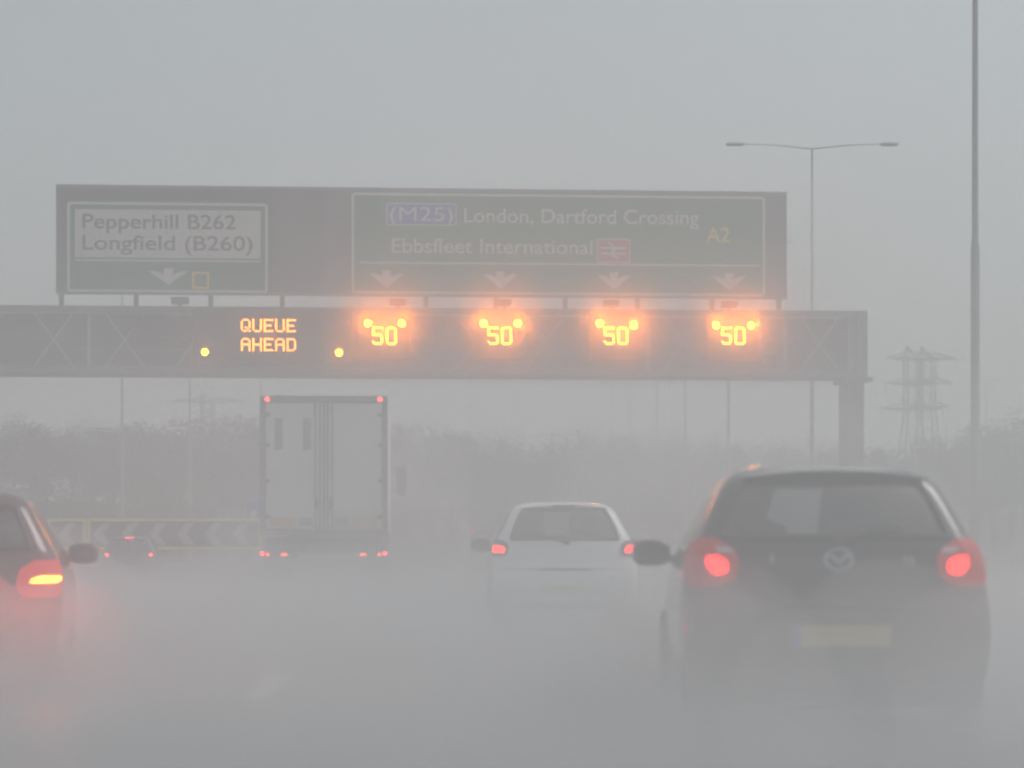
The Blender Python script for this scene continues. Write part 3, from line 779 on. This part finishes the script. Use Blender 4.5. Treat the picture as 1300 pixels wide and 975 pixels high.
# ------------------------------------------------------------------ chevron boards, blue sign
def chevron_board(px0, px1, d, label, n, x_first, pitch):
    X0, X1 = (px0-PX0)/F*d, (px1-PX0)/F*d
    k = F/d; z0, z1 = CAM_Z-(698-PY0)/k, CAM_Z+(PY0-658)/k
    t = thing('chevron_board', label, 'chevron board', (X0, d, gz(X0, d)), 0)
    zo = -gz(X0, d); W = X1-X0; z0 += zo; z1 += zo
    m = MB(); m.box((W/2, 0.03, (z0+z1)/2), (W, 0.05, z1-z0)); m.build('panel', SIGN_BLACK, t)
    m = MB(); frame_ring(m, 0, W, z0, z1, 0.04, 0.11, -0.01, 0.004); m.build('border', HI_YELLOW, t)
    m = MB(); h = (z1-z0)/2-0.16; zc = (z0+z1)/2
    for i in range(n):
        x = x_first+i*pitch; w = h*0.75; b_ = 0.32
        m.prism([(x, zc), (x+w, zc+h), (x+w+b_, zc+h), (x+b_, zc), (x+w+b_, zc-h), (x+w, zc-h)], -0.006, 0.004)
    m.build('chevrons', mat('chevron_grey_white', (0.50, 0.50, 0.50), 0.5, 0, 0.08), t)
    for xx in ([0.4, W-0.4] if W < 3 else [0.5, W*0.35, W*0.68, W-0.5]):
        m = MB(); m.tube([(xx, 0.10, 0), (xx, 0.10, z1-0.05)], 0.045, 8); m.build('post', GREY_METAL, t, True)
chevron_board(110.5, 332, 68.0, 'long black chevron board with yellow edging and pale arrows pointing at the slip road', 6, 0.22, 0.95)
chevron_board(60, 109, 68.3, 'short yellow-edged chevron board partly behind the maroon car', 1, 0.4, 1.0)
d = 80.0; k = F/d
bx = (322-PX0)/k
t = thing('blue_sign', 'tall blue roadside sign with a white mark, beside the pale lorry', 'road sign', (bx, d, gz(bx, d)))
m = MB(); m.prism(rrect(-0.36, 0.36, CAM_Z+(PY0-660)/k, CAM_Z+(PY0-622)/k, 0.06), 0, 0.03); pn = m.build('panel', mat('blue_sign_face', (0.05, 0.14, 0.60), 0.45, 0, 0.06), t)
m = MB(); frame_ring(m, -0.35, 0.35, CAM_Z+(PY0-660)/k+.01, CAM_Z+(PY0-622)/k-.01, 0.06, 0.035, -0.006, -0.001); m.build('border', SIGN_WHITE, pn)
m = MB(); m.prism([(-0.07, 2.0), (0.07, 2.0), (0.07, 2.35), (0.2, 2.3), (0, 2.62), (-0.2, 2.3), (-0.07, 2.35)], -0.008, -0.002); m.build('white_mark', SIGN_WHITE, pn)
m = MB(); m.tube([(0, 0.07, 0), (0, 0.07, CAM_Z+(PY0-625)/k)], 0.045, 8); m.build('post', GREY_METAL, t, True)

# ------------------------------------------------------------------ lamp posts
GALV = mat('weathered_lamp_steel', (0.30, 0.31, 0.32), 0.6, 0.1, 0.12, 2.0)
def lamp_post(label, loc, h, double, rb=0.10, rt=0.06, step=6.0, group=None, arm=2.75, s=1):
    t = thing('lamp_post', label, 'lamp post', loc, 0, group)
    m = MB(); m.tube([(0, 0, 0), (0, 0, step), (0, 0, step+0.15), (0, 0, h)], [rb, rb*0.97, rb*0.72, rt], 12); m.build('column', GALV, t, True)
    m = MB(); m.tube([(0, 0, 0), (0, 0, 1.5)], rb*1.35, 12); m.build('base', GALV, t, True)
    for sx in ((-1, 1) if double else (s,)):
        m = MB(); m.tube([(0, 0, h-0.02), (sx*arm*0.5, 0, h+0.12), (sx*arm, 0, h+0.16)], [rt*0.7, rt*0.5, rt*0.45], 8); a = m.build('arm', GALV, t, True)
        m = MB(); m.blob((sx*(arm+0.15), 0, h+0.15), (0.36, 0.14, 0.07), 0.7); m.build('lantern', GALV, a, True)
    return t
lamp_post('stout grey lamp column standing alone near the edge beyond the dark hatchback', ((1238-PX0)/F*42, 42.0, 0.0), 15.8, True, 0.10, 0.05, 7.2)
lamp_post('tall lamp post with two level arms rising behind the gantry end', ((1031-PX0)/F*75, 75.0, 0), 15.75, True, 0.085, 0.045, 7.9)
far = lamp_post('slender lamp post fading into the fog beyond the gantry', (11.9, 101.0, base_z(101)), 15.8, True, 0.10, 0.06, 7.0, 'lamp posts fading down the central strip')
for px, d in ((870, 124), (834, 150), (799, 180), (776, 215), (760, 250), (736, 300)):
    dup(far, ((px-PX0)/F*d, d, base_z(d)))
lf = lamp_post('slim lamp post in the verge beyond the chevron boards', ((155-PX0)/F*98, 98.0, gz((155-PX0)/F*98, 98)), 13.5, False, 0.09, 0.05, 6.5, 'lamp posts along the slip road')
for px, d in ((241, 110), (331, 138)): dup(lf, ((px-PX0)/F*d, d, gz((px-PX0)/F*d, d)))
lamp_post('short-headed far lamp post just beside the stout grey column', ((1252-PX0)/F*150, 150.0, gz(37, 150)), 10.6, False, 0.09, 0.05, 5.0, arm=0.5)

# crash barrier on the slip-road bank, and along the central strip
def barrier(label, p0, p1, n, zfn):
    t = thing('crash_barrier', label, 'crash barrier', (p0[0], p0[1], 0))
    L = [Vector((p0[0]+(p1[0]-p0[0])*i/n, p0[1]+(p1[1]-p0[1])*i/n, 0)) for i in range(n+1)]
    o = Vector((p0[0], p0[1], 0)); dirv = (L[-1]-L[0]).normalized(); nrm = Vector((dirv.y, -dirv.x, 0))
    if nrm.y > 0: nrm = -nrm
    prof = [(0, 0.45), (0.05, 0.50), (0.0, 0.58), (0.05, 0.66), (0, 0.74), (-0.02, 0.74), (-0.02, 0.45)]
    vs = []; fs = []
    for p in L:
        z = zfn(p.x, p.y)
        for a, b in prof: q = p-o+nrm*(a+0.06); vs.append((q.x, q.y, z+b))
    k = len(prof)
    for i in range(n):
        for j in range(k): fs.append((i*k+j, i*k+(j+1) % k, (i+1)*k+(j+1) % k, (i+1)*k+j))
    MB().add(vs, fs).build('rail', PALE_METAL, t)
    m = MB()
    for p in L:
        q = p-o; z = zfn(p.x, p.y)
        mm = MB(); mm.box((q.x, q.y, z+0.36), (0.10, 0.12, 0.74)); mm.build('post', GREY_METAL, t)
barrier('thin steel crash barrier crossing the bank behind the chevron boards', (-44, 132), (-21, 128), 8, lambda x, y: gz(x, y))
barrier('steel crash barrier running along the central strip beneath the lamp posts', (10.95, 14), (10.95, 134), 30, lambda x, y: base_z(y))

# ------------------------------------------------------------------ pylons
def pylon(label, px, py_top, d, rot, tw=1.0, spread=2.6, arms=(0.93, 0.80, 0.67), al=(3.3, 3.6, 3.9)):
    X_ = (px-PX0)/F*d; g0 = gz(X_, d); H = CAM_Z+(PY0-py_top)/F*d-g0
    t = thing('pylon', label, 'pylon', (X_, d, g0), rot)
    def hw(z):
        f = z/H
        return tw if f > 0.66 else tw+(spread-tw)*((0.66-f)/0.66)**1.15
    zs = [0, 0.16, 0.31, 0.44, 0.55, 0.66, 0.73, 0.80, 0.865, 0.93]
    m = MB(); r = 0.028
    for sx in (-1, 1):
        for sy in (-1, 1):
            m.tube([(sx*hw(z*H), sy*hw(z*H), z*H) for z in zs]+[(-tw*0.9, 0, H)], 0.062, 6)
    for a, b in zip(zs[:-1], zs[1:]):
        wa, wb = hw(a*H), hw(b*H)
        for s in (-1, 1):
            for y0, y1 in ((-1, 1), (1, -1)):
                m.bar((y0*wa, s*wa, a*H), (y1*wb, s*wb, b*H), r, r); m.bar((s*wa, y0*wa, a*H), (s*wb, y1*wb, b*H), r, r)
            m.bar((-wb, s*wb, b*H), (wb, s*wb, b*H), r, r)
    m.build('tower', DARK_METAL, t)
    for f, L in zip(arms, al):
        for s in (-1, 1):
            c = MB(); z = f*H; w = hw(z); tip = Vector((s*(w+L), 0, z+0.1))
            for sy in (-1, 1):
                c.bar((s*w, sy*w, z), tip, 0.12, 0.14); c.bar((s*w, sy*w, z+0.035*H), tip, 0.07, 0.07)
                c.bar((s*(w+L*0.45), sy*w*0.55, z+0.03), (s*w, sy*w, z+0.05*H), r*0.8, r*0.8)
            c.box((s*w*0.5, -w, z), (w, 0.12, 0.14)); c.box((s*w*0.5, w, z), (w, 0.12, 0.14))
            arm = c.build('cross_arm', DARK_METAL, t)
            ins = MB(); ins.tube([(tip.x, 0, z+0.1), (tip.x, 0, z-0.7)], 0.025, 6); ins.build('insulator', DARK_METAL, arm)
pylon('lattice electricity pylon half overlapping its twin, the one nearer the gantry leg', 1158, 439, 150.0, R(8), 0.5, 1.6, al=(1.5, 1.6, 1.9))
pylon('lattice electricity pylon overlapping its twin, the one nearer the stout lamp column', 1177, 440, 158.0, R(8), 0.5, 1.7, al=(1.9, 1.5, 1.3))
pylon('very faint single pylon above the trees between two slim lamp posts', 263, 500, 190.0, R(-6), 0.5, 1.5, (0.93, 0.72), (3.0, 3.2))

# ------------------------------------------------------------------ vegetation
def make_tree(name, label, cat, H, W, leaf, seed, trunk=True, n=5200, group=None):
    rnd = random.Random(seed)
    t = thing(name, label, cat, (0, 0, 0), 0, group)
    m = MB(); base = 0.25*H if trunk else 0.02*H
    m.tube([(0, 0, -0.2), (0.05, 0, base), (0.1*rnd.uniform(-1, 1), 0.1, 0.65*H)], [0.035*H*0.6, 0.026*H*0.6, 0.008*H], 8)
    limbs = []
    for k in range(9):
        a = 2*math.pi*k/9+rnd.uniform(-.3, .3); z0 = rnd.uniform(base*0.6+0.1, 0.55*H); L = W*rnd.uniform(0.5, 0.95)
        tip = Vector((math.cos(a)*L*0.8, math.sin(a)*L*0.8, min(0.92*H, z0+L*rnd.uniform(0.3, 1.1))))
        m.tube([(0, 0, z0), (tip.x*0.5, tip.y*0.5, z0+(tip.z-z0)*0.6), tip], [0.012*H, 0.008*H, 0.003*H], 5); limbs.append(tip)
    m.build('trunk', BARK, t, True)
    c = MB()
    cl = []
    for tip in limbs+[Vector((0, 0, 0.85*H)), Vector((0, 0, 0.65*H)), Vector((0.1*W, -0.2*W, 0.5*H))]:
        cl.append((tip, W*rnd.uniform(0.30, 0.5)))
    for k in range(n):
        p0, r = rnd.choice(cl)
        u = Vector((rnd.gauss(0, 1), rnd.gauss(0, 1), rnd.gauss(0, 1))).normalized()*(rnd.random()**0.7)*r*1.15
        p = p0+u
        if p.z < 0.05 or p.z > H*1.02: continue
        s = rnd.uniform(0.05, 0.12); a = Vector((rnd.gauss(0, 1), rnd.gauss(0, 1), rnd.gauss(0, 1))).normalized()
        b = a.orthogonal().normalized(); e_ = a.cross(b)
        c.add([p-b*s, p-e_*s*0.6+a*s*0.2, p+b*s, p+e_*s*0.6+a*s*0.15], [(0, 1, 2, 3)])
    c.build('crown', leaf, t)
    return t
LB = 'dim bare-looking tree in the misty belt on the bank beyond the chevron boards'
LCn = 'grey misty tree in the far belt closing the view down the road'
LRt = 'misty tree on the bank beyond the stout lamp column'
GB, GCn, GR_ = 'trees on the bank beyond the chevron boards', 'trees of the far belt across the view', 'trees on the bank beyond the stout lamp column'
protoA = make_tree('tree', LB, 'tree', 7.0, 3.0, LEAF, 3, group=GB); protoB = make_tree('tree', LB, 'tree', 6.4, 2.6, LEAF2, 5, group=GB); protoC = make_tree('tree', LB, 'tree', 8.0, 3.4, LEAF2, 9, group=GB)
protos = [(protoA, 7.0), (protoB, 6.4), (protoC, 8.0)]
used = set()
rnd = random.Random(21)
def place(px, d, ytop, lab, grp):
    x = (px-PX0)/F*d; z0 = gz(x, d); H = CAM_Z+(PY0-ytop)/F*d-z0
    o, h0 = protos[rnd.randrange(3)]
    s = H/h0; sc_ = (s*rnd.uniform(0.95, 1.35), s*rnd.uniform(0.95, 1.35), s)
    if o.name not in used:
        used.add(o.name); o.location = (x, d, z0); o.rotation_euler.z = rnd.uniform(0, 6.28); o.scale = sc_; o['label'] = lab; o['group'] = grp; return o
    return dup(o, (x, d, z0), rnd.uniform(0, 6.28), sc_, lab, grp)
for px in range(-40, 345, 27):
    yt = 540-14*math.exp(-((px-270)/70.0)**2)-10*math.exp(-((px-30)/60)**2)+rnd.uniform(-8, 8)
    place(px+rnd.uniform(-8, 8), rnd.uniform(112, 132), yt, LB, GB)
for px in range(330, 1110, 30):
    yt = 549+rnd.uniform(-7, 7)+(8 if px > 900 else 0)-10*math.exp(-((px-520)/60.0)**2)
    place(px+rnd.uniform(-9, 9), rnd.uniform(140, 165), yt, LCn, GCn)
for px, yt in ((1115, 572), (1150, 566), (1185, 562), (1215, 548), (1238, 540), (1262, 541), (1283, 533), (1302, 520), (1330, 512), (1360, 510)):
    place(px, rnd.uniform(100, 120), yt+rnd.uniform(-3, 3), LRt, GR_)
# lower bushes in front of the belts
bush = make_tree('bush', 'low dark bush in the strip at the foot of the misty trees', 'bush', 3.4, 2.6, LEAF, 17, False, 3000, 'bushes at the foot of the trees')
first = True
for px, d, H in [(p+rnd.uniform(-10, 10), rnd.uniform(100, 110), rnd.uniform(2.0, 3.2)) for p in range(-20, 330, 38)] + [(p+rnd.uniform(-8, 8), rnd.uniform(126, 138), rnd.uniform(2.8, 4.2)) for p in list(range(350, 540, 32))+list(range(640, 1060, 32))] + [(p, rnd.uniform(88, 98), rnd.uniform(2.0, 3.0)) for p in range(1130, 1330, 34)]:
    x = (px-PX0)/F*d
    if -16.5 < x < 10.3 and d < 122: continue
    if 13.2 < x < 28 and d < 122: continue
    s = H/3.4; S = (s*1.25, s*1.25, s)
    if first: bush.location = (x, d, gz(x, d)); bush.scale = S; first = False
    else: dup(bush, (x, d, gz(x, d)), rnd.uniform(0, 6.28), S)

# ------------------------------------------------------------------ air
def volume_box(name, x0, x1, y0, y1, z0, z1, dens, g=0.2, col=(0.915, 0.945, 0.938), label=None):
    m = bpy.data.materials.new(name+'_air'); m.use_nodes = True; nt = m.node_tree
    nt.nodes.remove(nt.nodes['Principled BSDF'])
    v = nt.nodes.new('ShaderNodeVolumePrincipled')
    v.inputs['Color'].default_value = (*col, 1); v.inputs['Density'].default_value = dens; v.inputs['Anisotropy'].default_value = g
    nt.links.new(v.outputs[0], nt.nodes['Material Output'].inputs['Volume'])
    b = MB(); b.box(((x0+x1)/2, (y0+y1)/2, (z0+z1)/2), (x1-x0, y1-y0, z1-z0)); o = b.build(name, m); o['kind'] = 'stuff'
    if label: o['label'] = label
    return o
volume_box('haze', -1600, 1600, -100, 1700, -1.8, 40, 0.0052)
# spray thrown up by the tyres: overlapping layers, thickest at the road, each ending somewhere else
SPRAY = [(4.6, 0.007, 30, 'tall thin spray thrown up over the carriageway'), (3.2, 0.009, 33, 'spray hanging as high as the lorry door handles'),
         (2.1, 0.036, 17, 'spray wrapped round the nearest hatchback'), (1.55, 0.008, 30, 'spray at the height of the car roofs'),
         (1.02, 0.012, 34, 'spray at the height of the tail lights'), (0.85, 0.020, 36, 'spray at the height of the bumpers'),
         (0.66, 0.036, 35, 'dense spray below the bumpers'), (0.46, 0.065, 40, 'dense spray between the wheels'), (0.26, 0.20, 44, 'thick mist of drops just above the wet road')]
for k, (top, dens, far_, lab) in enumerate(SPRAY):
    volume_box('haze', -17+0.1*k if k not in (2, 3, 4) else -1.2-0.5*k, 29-0.1*k, -6+0.13*k, far_, -0.9+0.02*k, top, dens, label=lab)
# plumes of spray torn up by the wheels: closed billowing lumps of drops
def plume(cx, cy, cz, dx, dy, dz, dens, seed, label):
    rnd = random.Random(seed); m = MB(); m.blob((0, 0, 0), (1, 1, 1), 1.0, 40, 24)
    dirs = [Vector((rnd.gauss(0, 1), rnd.gauss(0, 1), rnd.gauss(0, 1))).normalized() for _ in range(16)]
    out = []
    for v in m.v:
        n = Vector(v); k = 0.82
        for q in dirs: k += 0.30*max(0.0, n.dot(q)-0.72)/0.28*0.9
        out.append((cx+n.x*dx*k, cy+n.y*dy*k, max(-0.5, cz+n.z*dz*k)))
    mt = volume_box('haze', 0, 1, 0, 1, 0, 1, dens, label=label)
    me = mt.data; me.clear_geometry(); me.from_pydata(out, [], m.f); me.update()
    return mt
for k, a in enumerate(((1.1, 9.6, 0.25, 0.55, 1.7, 0.55, 0.13, 'spray plume off the near wheel of the dark hatchback'), (2.75, 9.7, 0.25, 0.6, 1.6, 0.6, 0.14, 'spray plume off the far wheel of the dark hatchback'),
        (1.95, 9.3, 0.15, 0.75, 1.2, 0.62, 0.12, 'spray swirling behind the plate of the dark hatchback'), (0.62, 13.4, 0.2, 0.5, 1.8, 0.55, 0.22, 'spray fanning from the flank of the dark hatchback'), (0.1, 20.6, 0.2, 0.7, 2.6, 0.75, 0.04, 'spray plume behind the white hatchback'), (1.6, 20.4, 0.2, 0.7, 2.6, 0.65, 0.04, 'spray plume in the wake of the white hatchback'),
        (-4.4, 37.0, 0.2, 0.8, 4.0, 0.9, 0.05, 'spray plume off the lorry tyres'), (-2.2, 36.6, 0.2, 0.9, 4.2, 1.0, 0.04, 'spray plume trailing the lorry'), (-1.4, 42.0, 0.6, 0.9, 5.0, 1.9, 0.03, 'tall spray beside the lorry'),
        (-3.2, 12.6, 0.2, 0.7, 2.2, 0.6, 0.22, 'spray plume off the maroon car'), (3.6, 42, 0.5, 3.0, 6.0, 2.6, 0.025, 'drifting cloud of spray ahead of the hatchbacks'), (-11.5, 44, 0.2, 3.0, 6.0, 1.0, 0.06, 'spray drifting over the slip road'), (12.5, 34, 0.4, 3.2, 6.0, 2.2, 0.06, 'spray drifting across the central strip'))):
    plume(*a[:7], 40+k, a[7])
for x0, x1, y0, y1, z0, z1, dens, lab in ((-19.6, 13.5, -2.4, 2.6, 5.75, 12.9, 0.02, 'thin added mist around the gantry'), (-6.9, 12.9, -2.0, 2.2, 5.9, 12.7, 0.03, 'added mist thickening over the lane signals'), (-5.3, 12.6, -1.9, 2.1, 5.95, 12.5, 0.03, 'drizzle over the wide green sign'), (-3.6, 11.2, -1.8, 2.0, 6.0, 12.1, 0.03, 'drizzle over the middle of the wide green sign'),
        (-6.4, 10.4, -1.75, 1.9, 6.02, 10.4, 0.03, 'added mist spreading the amber glow before the lane signals'), (-5.5, 9.6, -1.7, 1.85, 6.1, 9.8, 0.03, 'added mist spreading the amber glow close to the lane signals'), (-4.7, 9.0, -1.65, 1.8, 6.2, 9.3, 0.03, 'added mist for the halo before the lane signals'), (-4.2, 8.5, -1.6, 1.75, 6.3, 8.9, 0.03, 'added mist for the halo close to the lane signals'), (-10.2, -4.0, -1.6, 1.8, 6.15, 8.7, 0.05, 'added mist spreading the amber glow before the message panel')):
    o = volume_box('haze', x0, x1, y0, y1, z0, z1, dens, label=lab); o.location = (0, GD, 0); o.rotation_euler = (0, 0, GA)  # mist boxes added to strengthen the lamp halos and veil the sign faces

# ------------------------------------------------------------------ light
w = bpy.data.worlds.new('World'); sc.world = w; w.use_nodes = True
nt = w.node_tree; bg = nt.nodes['Background']
sky = nt.nodes.new('ShaderNodeTexSky'); sky.sky_type = 'NISHITA'; sky.sun_disc = False
SUN_EL, SUN_ROT = R(56), R(82)
sky.sun_elevation = SUN_EL; sky.sun_rotation = SUN_ROT; sky.air_density = 1.0; sky.dust_density = 4.0; sky.ozone_density = 1.0
hs = nt.nodes.new('ShaderNodeHueSaturation'); hs.inputs['Saturation'].default_value = 0.46; hs.inputs['Hue'].default_value = 0.462
nt.links.new(sky.outputs[0], hs.inputs['Color']); nt.links.new(hs.outputs[0], bg.inputs['Color'])
bg.inputs['Strength'].default_value = 0.115
sl = bpy.data.lights.new('sun', 'SUN'); sl.energy = 0.9; sl.angle = R(25); sl.color = (1.0, 0.99, 0.975)
so = bpy.data.objects.new('sun', sl); COL.objects.link(so)
dirv = Vector((math.sin(SUN_ROT)*math.cos(SUN_EL), math.cos(SUN_ROT)*math.cos(SUN_EL), math.sin(SUN_EL)))
so.rotation_euler = (-dirv).to_track_quat('-Z', 'Y').to_euler()

# ------------------------------------------------------------------ camera
cd = bpy.data.cameras.new('camera'); co = bpy.data.objects.new('camera', cd); COL.objects.link(co)
co.location = (0, 0, CAM_Z); co.rotation_euler = (R(90), 0, 0)
cd.sensor_width = 36.0; cd.lens = 36.0*F/1300.0
cd.shift_x = (650-PX0)/1300.0; cd.shift_y = (PY0-487.5)/1300.0
cd.clip_end = 5000; cd.clip_start = 0.05
cd.dof.use_dof = True; cd.dof.focus_distance = 50.0; cd.dof.aperture_fstop = 1.7
sc.camera = co
cy = sc.cycles
cy.max_bounces = 6; cy.volume_bounces = 2; cy.transparent_max_bounces = 12; cy.sample_clamp_indirect = 4.0
cy.use_denoising = True
cy.filter_width = 2.3
vs_ = sc.view_settings; vs_.view_transform = 'Standard'; vs_.look = 'None'; vs_.gamma = 1.0; vs_.exposure = 0.2; vs_.use_curve_mapping = False
